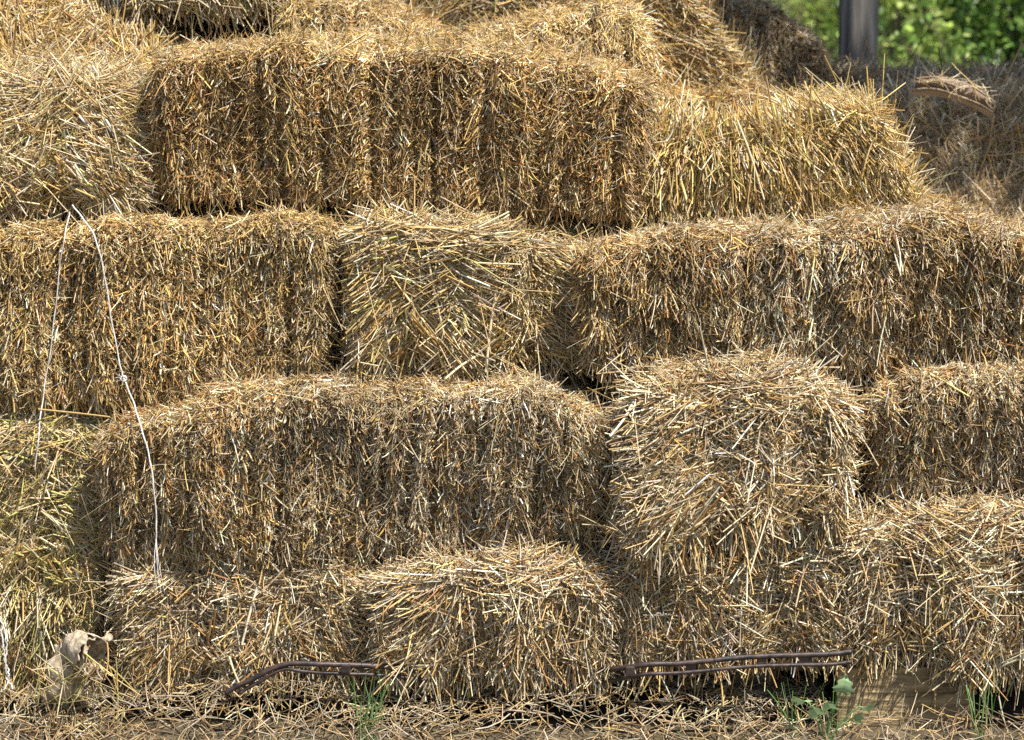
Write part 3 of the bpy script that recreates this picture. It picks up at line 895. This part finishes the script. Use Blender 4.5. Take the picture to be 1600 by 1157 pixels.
# ================================================================== twine
def cord(name, label, strands, r, knots=(), fray=(), mat=M_TWINE):
    base = strands[0][0]
    root = empty(name, base)
    tag(root, label, 'twine')
    for st in strands:
        pth = smooth_path(st, 110)
        wv = np.random.default_rng(int(r * 1e6)); s_ = np.linspace(0, 1, 110)
        for q_ in range(5):
            pth = pth + (0.0016 / (1 + q_)) * wv.normal(size=3) * np.sin(s_ * (14 + 23 * q_) + wv.uniform(0, 6))[:, None]
        Mesh().add(*tube(pth, r, 6)).build('strand', mat, root)
    for k in knots:
        rng = np.random.default_rng(71)
        kn = Mesh()
        t = np.linspace(0, 4 * math.pi, 40)
        path = np.stack([0.005 * np.cos(t), 0.004 * np.sin(t * 1.5), 0.005 * np.sin(t)], -1) + k
        kn.add(*tube(path, r * 0.9, 6))
        for i in range(7):
            e = k + np.array([rng.normal(-0.006, 0.008), -0.004, rng.normal(-0.004, 0.012)])
            kn.add(*tube(smooth_path([k, (k + e) / 2 + rng.normal(0, 0.002, 3), e], 6), r * 0.35, 4))
        kn.build('knot', mat, root)
    for i, st in enumerate(fray):
        Mesh().add(*tube(smooth_path(st, 20), r * 0.6, 6, r * 0.25)).build('frayed_end', mat, root)
    return root


def yline(pts):
    return [at(x, y, Y) for x, y, Y in pts]


cord('twine', 'white knotted twine hanging down with three frayed ends', [yline([(112, 322, 0.11), (128, 340, 0.07), (150, 372, 0.03), (164, 430, 0.025), (174, 500, 0.025), (186, 570, 0.02),
     (193, 592, 0.015), (208, 625, -0.01), (218, 655, -0.06), (230, 700, -0.09), (238, 750, -0.10), (243, 810, -0.10), (244, 845, -0.10)])], 0.00155,
     knots=[at(193, 592, 0.012)], fray=[yline([(244, 843, -0.10), (241, 880, -0.115), (246, 930, -0.125)]), yline([(244, 843, -0.10), (246, 885, -0.116), (252, 930, -0.126)]),
                                     yline([(244, 843, -0.10), (248, 880, -0.114), (258, 929, -0.124)])])
cord('twine', 'thin white twine hanging straight at the left of the knotted twine', [yline([(108, 330, 0.11), (102, 365, 0.03), (94, 420, 0.025), (84, 500, 0.025), (75, 570, 0.025), (67, 630, 0.01), (60, 680, -0.03), (54, 735, -0.035)])], 0.0012)
cord('twine', 'pale bluish twine ends at the bottom left corner', [yline([(-8, 940, 0.0), (2, 965, -0.02), (9, 1010, -0.03), (12, 1060, -0.035), (20, 1078, -0.04)]),
     yline([(-12, 930, 0.0), (0, 975, -0.02), (5, 1020, -0.03), (14, 1050, -0.035), (6, 1080, -0.04)])], 0.0016)

# ================================================================== torn paper sack
rng = np.random.default_rng(81)
sb = at(128, 1062, -0.06)
sr = empty('torn_sack', (sb[0], -0.04, 0.06))
tag(sr, 'torn crumpled paper sack with a rolled open mouth among straw at the bottom left', 'paper sack')


def crumple_tube(path, radii, sides=44, seed=0, amp=0.12, thick=0.0):
    w = Wave(np.random.default_rng(seed), 60); P = np.asarray(path); T = unit(np.gradient(P, axis=0))
    A = unit(np.cross(T, np.array([0, 0.2, 1.0]))); B = np.cross(T, A)
    a = np.arange(sides) * 2 * math.pi / sides
    V = P[:, None] + np.asarray(radii)[:, None, None] * (np.cos(a)[None, :, None] * A[:, None] + np.sin(a)[None, :, None] * B[:, None])
    ctr = P[:, None]
    w2 = Wave(np.random.default_rng(seed + 50), 150)
    cr = 1 - 2.2 * np.abs(w2(V.reshape(-1, 3)).reshape(V.shape[:2]))
    V = ctr + (V - ctr) * (1 + amp * w(V.reshape(-1, 3)).reshape(V.shape[:2]) + 0.45 * amp * cr - thick)[..., None]
    k = len(P)
    F = [(i * sides + j, i * sides + (j + 1) % sides, (i + 1) * sides + (j + 1) % sides, (i + 1) * sides + j) for i in range(k - 1) for j in range(sides)]
    return V.reshape(-1, 3), F


m0 = at(140, 1022, -0.085)
axis = unit(np.array([0.62, -0.72, -0.10])); ua = unit(np.cross(axis, [0, 0, 1.0])); ub = np.cross(ua, axis)
wr1, wr2 = Wave(np.random.default_rng(4), 55), Wave(np.random.default_rng(5), 130)


def crease(V, a):
    return V + (a * (0.7 * wr1(V) + 0.6 * (1 - 2.4 * np.abs(wr2(V)))))[:, None] * unit(V - m0 + 1e-4)


def grid_faces(nu, nv):
    i, j = np.meshgrid(np.arange(nu - 1), np.arange(nv - 1)); a = (j * nu + i).ravel()
    return np.stack([a, a + 1, a + nu + 1, a + nu], -1)


# the rolled mouth: a sheet curled nearly twice round, its rim torn
nu, nv = 90, 16
ang, ln_ = np.meshgrid(np.linspace(-0.6, 1.75 * 2 * math.pi, nu), np.linspace(0, 1, nv))
rad = 0.036 - 0.0115 * (ang / (1.75 * 2 * math.pi)) + 0.004 * np.sin(ang * 1.5 + 1)
rim = 0.008 * np.sin(ang * 3.1) + 0.006 * np.sin(ang * 7.3 + 1) + 0.004 * np.sin(ang * 17)
al = -0.05 + ln_ * (0.066 + rim)
V = m0 + al[..., None] * axis + rad[..., None] * (1.12 * np.sin(ang)[..., None] * ub + 0.86 * np.cos(ang)[..., None] * ua) * (0.86 + 0.2 * ln_[..., None])
mo = Mesh().add(crease(V.reshape(-1, 3), 0.004), grid_faces(nu, nv)).build('rolled_mouth', M_PAPER, sr)
so = mo.modifiers.new('thickness', 'SOLIDIFY'); so.thickness = 0.0009
# the torn sheet behind it, slumped to the left
nu, nv = 44, 34
uu, vv = np.meshgrid(np.linspace(0, 1, nu), np.linspace(0, 1, nv))
c00, c10, c01, c11 = at(124, 996, -0.05), at(84, 1006, -0.035), at(132, 1086, -0.075), at(70, 1096, -0.06)
V = ((1 - uu) * (1 - vv))[..., None] * c00 + (uu * (1 - vv))[..., None] * c10 + ((1 - uu) * vv)[..., None] * c01 + (uu * vv)[..., None] * c11
V[..., 1] -= 0.028 * np.sin(uu * 2.6) * np.sin(vv * 2.4 + 0.3)
V[..., 2] += 0.006 * np.sin(uu * 11) * (1 - vv) + 0.004 * np.sin(uu * 27 + 1) * (1 - vv)
V[..., 0] += 0.005 * np.sin(vv * 13) * uu
sh = Mesh().add(crease(V.reshape(-1, 3), 0.0045), grid_faces(nu, nv)).build('torn_sheet', M_PAPER, sr)
so = sh.modifiers.new('thickness', 'SOLIDIFY'); so.thickness = 0.0009
kb = at(168, 998, -0.085)
nk = smooth_path([kb + np.array([0.002, -0.006, 0.004]), kb, m0 + np.array([0.012, 0.012, 0.02])], 10)
nv, nf = crumple_tube(nk, [.0005, .007, .009, .008, .007, .006, .006, .006, .006, .006], 14, 6, 0.15)
Mesh().add(nv, nf).build('twisted_corner', M_PAPER, sr)
sl = Mesh()
for i in range(5):                                                   # ragged strips of torn paper
    s0 = m0 + np.array([rng.uniform(-0.015, 0.022), -0.018, -0.02]); e = s0 + np.array([rng.uniform(-0.03, 0.03), -0.012, rng.uniform(-0.035, -0.012)])
    C = smooth_path([s0, (s0 + e) / 2 + rng.normal(0, 0.004, 3), e], 7)[None]
    v, f = strips(rng, C, np.array([rng.uniform(0.004, 0.009)]), np.array([0.12]), 4, 0.3)
    sl.add(v, f)
sl.build('torn_strip', M_PAPER, sr)
cs = Mesh()
n = 130
P = np.stack([rng.uniform(at(60, 1000, -0.1)[0], at(185, 1000, -0.1)[0], n), rng.uniform(-0.125, -0.075, n), rng.uniform(0.015, 0.165, n)], -1)
P = P[(P[:, 2] > 0.10) | (P[:, 2] < 0.05) | (rng.random(n) < 0.35)]; n = len(P)
lay(rng, cs, P, np.tile([[0, -1.0, 0.0]], (n, 1)), deg(rng.choice([-85, -60, -120, 10], n) + rng.normal(0, 22, n)), deg(rng.uniform(-8, 8, n)), rng.uniform(0.03, 0.10, n),
    rng.uniform(0.0018, 0.004, n), rng.choice([0.4, 0.9], n), colours(rng, 'green', n), 5, 0.35, 0.4, 0.0)
cs.build('clinging_straw', M_STRAW, sr)['kind'] = 'stuff'

# ================================================================== split wood slab on the grey hay
p0, p1 = at(1430, 136, 1.12), at(1552, 174, 1.06)
wr_ = empty('wood_slab', (p0 + p1) / 2)
tag(wr_, 'split brown wood slab with a pale edge lying on the grey hay', 'wood slab')
ax = unit(p1 - p0); ln = np.linalg.norm(p1 - p0)
Wv = Wave(np.random.default_rng(8), 20)
sl_, ed = Mesh(), Mesh()
k, m = 26, 9
t = np.linspace(0, 1, k)
side = np.array([0.15, 0.75, 0.60]); side = unit(side - ax * (side @ ax)); nrm = np.cross(ax, side)
if nrm[1] > 0: nrm = -nrm
V = []
for th in (0, 0.016):
    for i in range(k):
        wdt = 0.036 * (0.35 + 0.65 * math.sin(math.pi * min(0.94, 0.12 + t[i] * 0.9)) ** 0.6)
        for j in range(m):
            q = j / (m - 1) - 0.5
            c = p0 + ax * ln * t[i] + side * q * wdt + nrm * (0.022 * (1 - 4 * q * q) - th) + np.array([0, 0, 0.022 * math.sin(math.pi * t[i])])
            V.append(c + nrm * 0.003 * Wv((c * np.array([1, 3, 3]))[None])[0])
V = np.array(V); o2 = k * m
F, E = [], []
for i in range(k - 1):
    for j in range(m - 1):
        a = i * m + j
        F.append((a, a + 1, a + m + 1, a + m)); F.append((o2 + a, o2 + a + m, o2 + a + m + 1, o2 + a + 1))
    for j in (0, m - 1):
        a = i * m + j
        E.append((a, a + m, o2 + a + m, o2 + a))
for i in (0, k - 1):
    for j in range(m - 1):
        a = i * m + j
        E.append((a, a + 1, o2 + a + 1, o2 + a))
sl_.add(V, F).build('bark_face', M_BARK, wr_)
for q_, w_ in ((0.50, 0.0075), (0.22, 0.0045), (-0.5, 0.004)):
    V2 = V[:k * m].reshape(k, m, 3)
    pth = V2[:, int(round((q_ + 0.5) * (m - 1)))] + nrm * 0.004 + np.array([0, 0, 0.002]) * np.sin(t * 9)[:, None]
    v, f = strips(np.random.default_rng(4), pth[None], np.array([w_ * 2]), np.array([0.5]), 6, 0.5)
    ed.add(v, f)
ed.add(V, E).build('split_edge', M_SAP, wr_)
cs = Mesh()
rng = np.random.default_rng(83)
n = 46
tt = rng.random(n)
P = p0 + ax * ln * tt[:, None] + side * rng.uniform(-0.02, 0.02, (n, 1)) + nrm * 0.026 + np.array([0, 0, 0.02]) * np.sin(math.pi * tt)[:, None]
lay(rng, cs, P, np.tile(nrm, (n, 1)), rng.uniform(0, 6.28, n), deg(rng.uniform(-5, 15, n)), rng.uniform(0.03, 0.09, n), rng.uniform(0.0014, 0.003, n), np.full(n, 0.6), colours(rng, 'hay', n), 5, 0.5, 0.4, 0)
cs.build('clinging_straw', M_STRAW, wr_)['kind'] = 'stuff'

# ================================================================== single stalks that catch the eye
def stalk(label, pts, w, colr):
    P_ = yline(pts)
    rng = np.random.default_rng(int(pts[0][0] * 7 + pts[0][1]))
    C = smooth_path(P_, 10)[None]
    v, f = strips(rng, C, np.array([w]), np.array([0.7]), 6, 0.85)
    o = Mesh().add(v, f, np.array(PAL[colr])).build('straw_stalk', M_STRAW, None, True, P_[0])
    tag(o, label, 'straw stalk', 'single stalks lying over the bales')


stalk('long white stalk slanting over the dark gap beside the humped bale', [(1000, 604, -0.02), (978, 650, -0.06), (953, 682, -0.09)], 0.0052, 'white')
stalk('pale stalk crossing below the long white stalk in the gap', [(968, 630, -0.03), (990, 660, -0.08), (978, 680, -0.1)], 0.004, 'pale')
stalk('thick pale stalk standing in front of the fanned bale end', [(776, 452, 0.09), (768, 500, 0.08), (759, 582, 0.06)], 0.0058, 'pale')
stalk('slanting tan stalk at the foot of the fanned bale end', [(752, 552, 0.08), (720, 572, 0.06), (696, 592, 0.03)], 0.005, 'pale')
stalk('drooping pale stalk hanging over the twine bundle of the fanned bale', [(668, 400, 0.09), (680, 460, 0.08), (694, 524, 0.075)], 0.0045, 'pale')
stalk('long upright pale stalk on the left of the golden yellow bale', [(1152, 188, 0.24), (1172, 240, 0.225), (1194, 312, 0.22)], 0.0048, 'pale')
stalk('straight upright yellow stalk beside the long pale one on the yellow bale', [(1141, 222, 0.24), (1143, 270, 0.22), (1146, 326, 0.22)], 0.0042, 'gold')
stalk('short crossed yellow stalk on the yellow bale', [(1365, 218, 0.24), (1355, 245, 0.225), (1347, 276, 0.22)], 0.004, 'gold')
stalk('amber stalk sticking up from the yellow bale near the post', [(1357, 152, 0.33), (1356, 130, 0.335), (1354, 104, 0.34)], 0.0042, 'amber')
stalk('yellowish upright stalk on the pale bale end at right', [(1474, 836, -0.07), (1474, 890, -0.085), (1474, 968, -0.085)], 0.005, 'lime')
stalk('dark curved stalk hanging on the twine at the greenish bale end', [(76, 700, -0.03), (70, 735, -0.035), (62, 760, -0.035)], 0.004, 'drab')
stalk('long golden stalk lying level on top of the greenish bale end', [(60, 640, -0.02), (120, 646, -0.03), (172, 652, -0.04)], 0.0048, 'gold')
stalk('pale fork of straw hanging before the bent metal rails', [(358, 1026, -0.07), (366, 1050, -0.08), (378, 1078, -0.08)], 0.006, 'pale')
stalk('slanting white stalk on the shaded bottom bale', [(402, 918, -0.02), (390, 960, -0.03), (378, 1008, -0.035)], 0.0052, 'white')
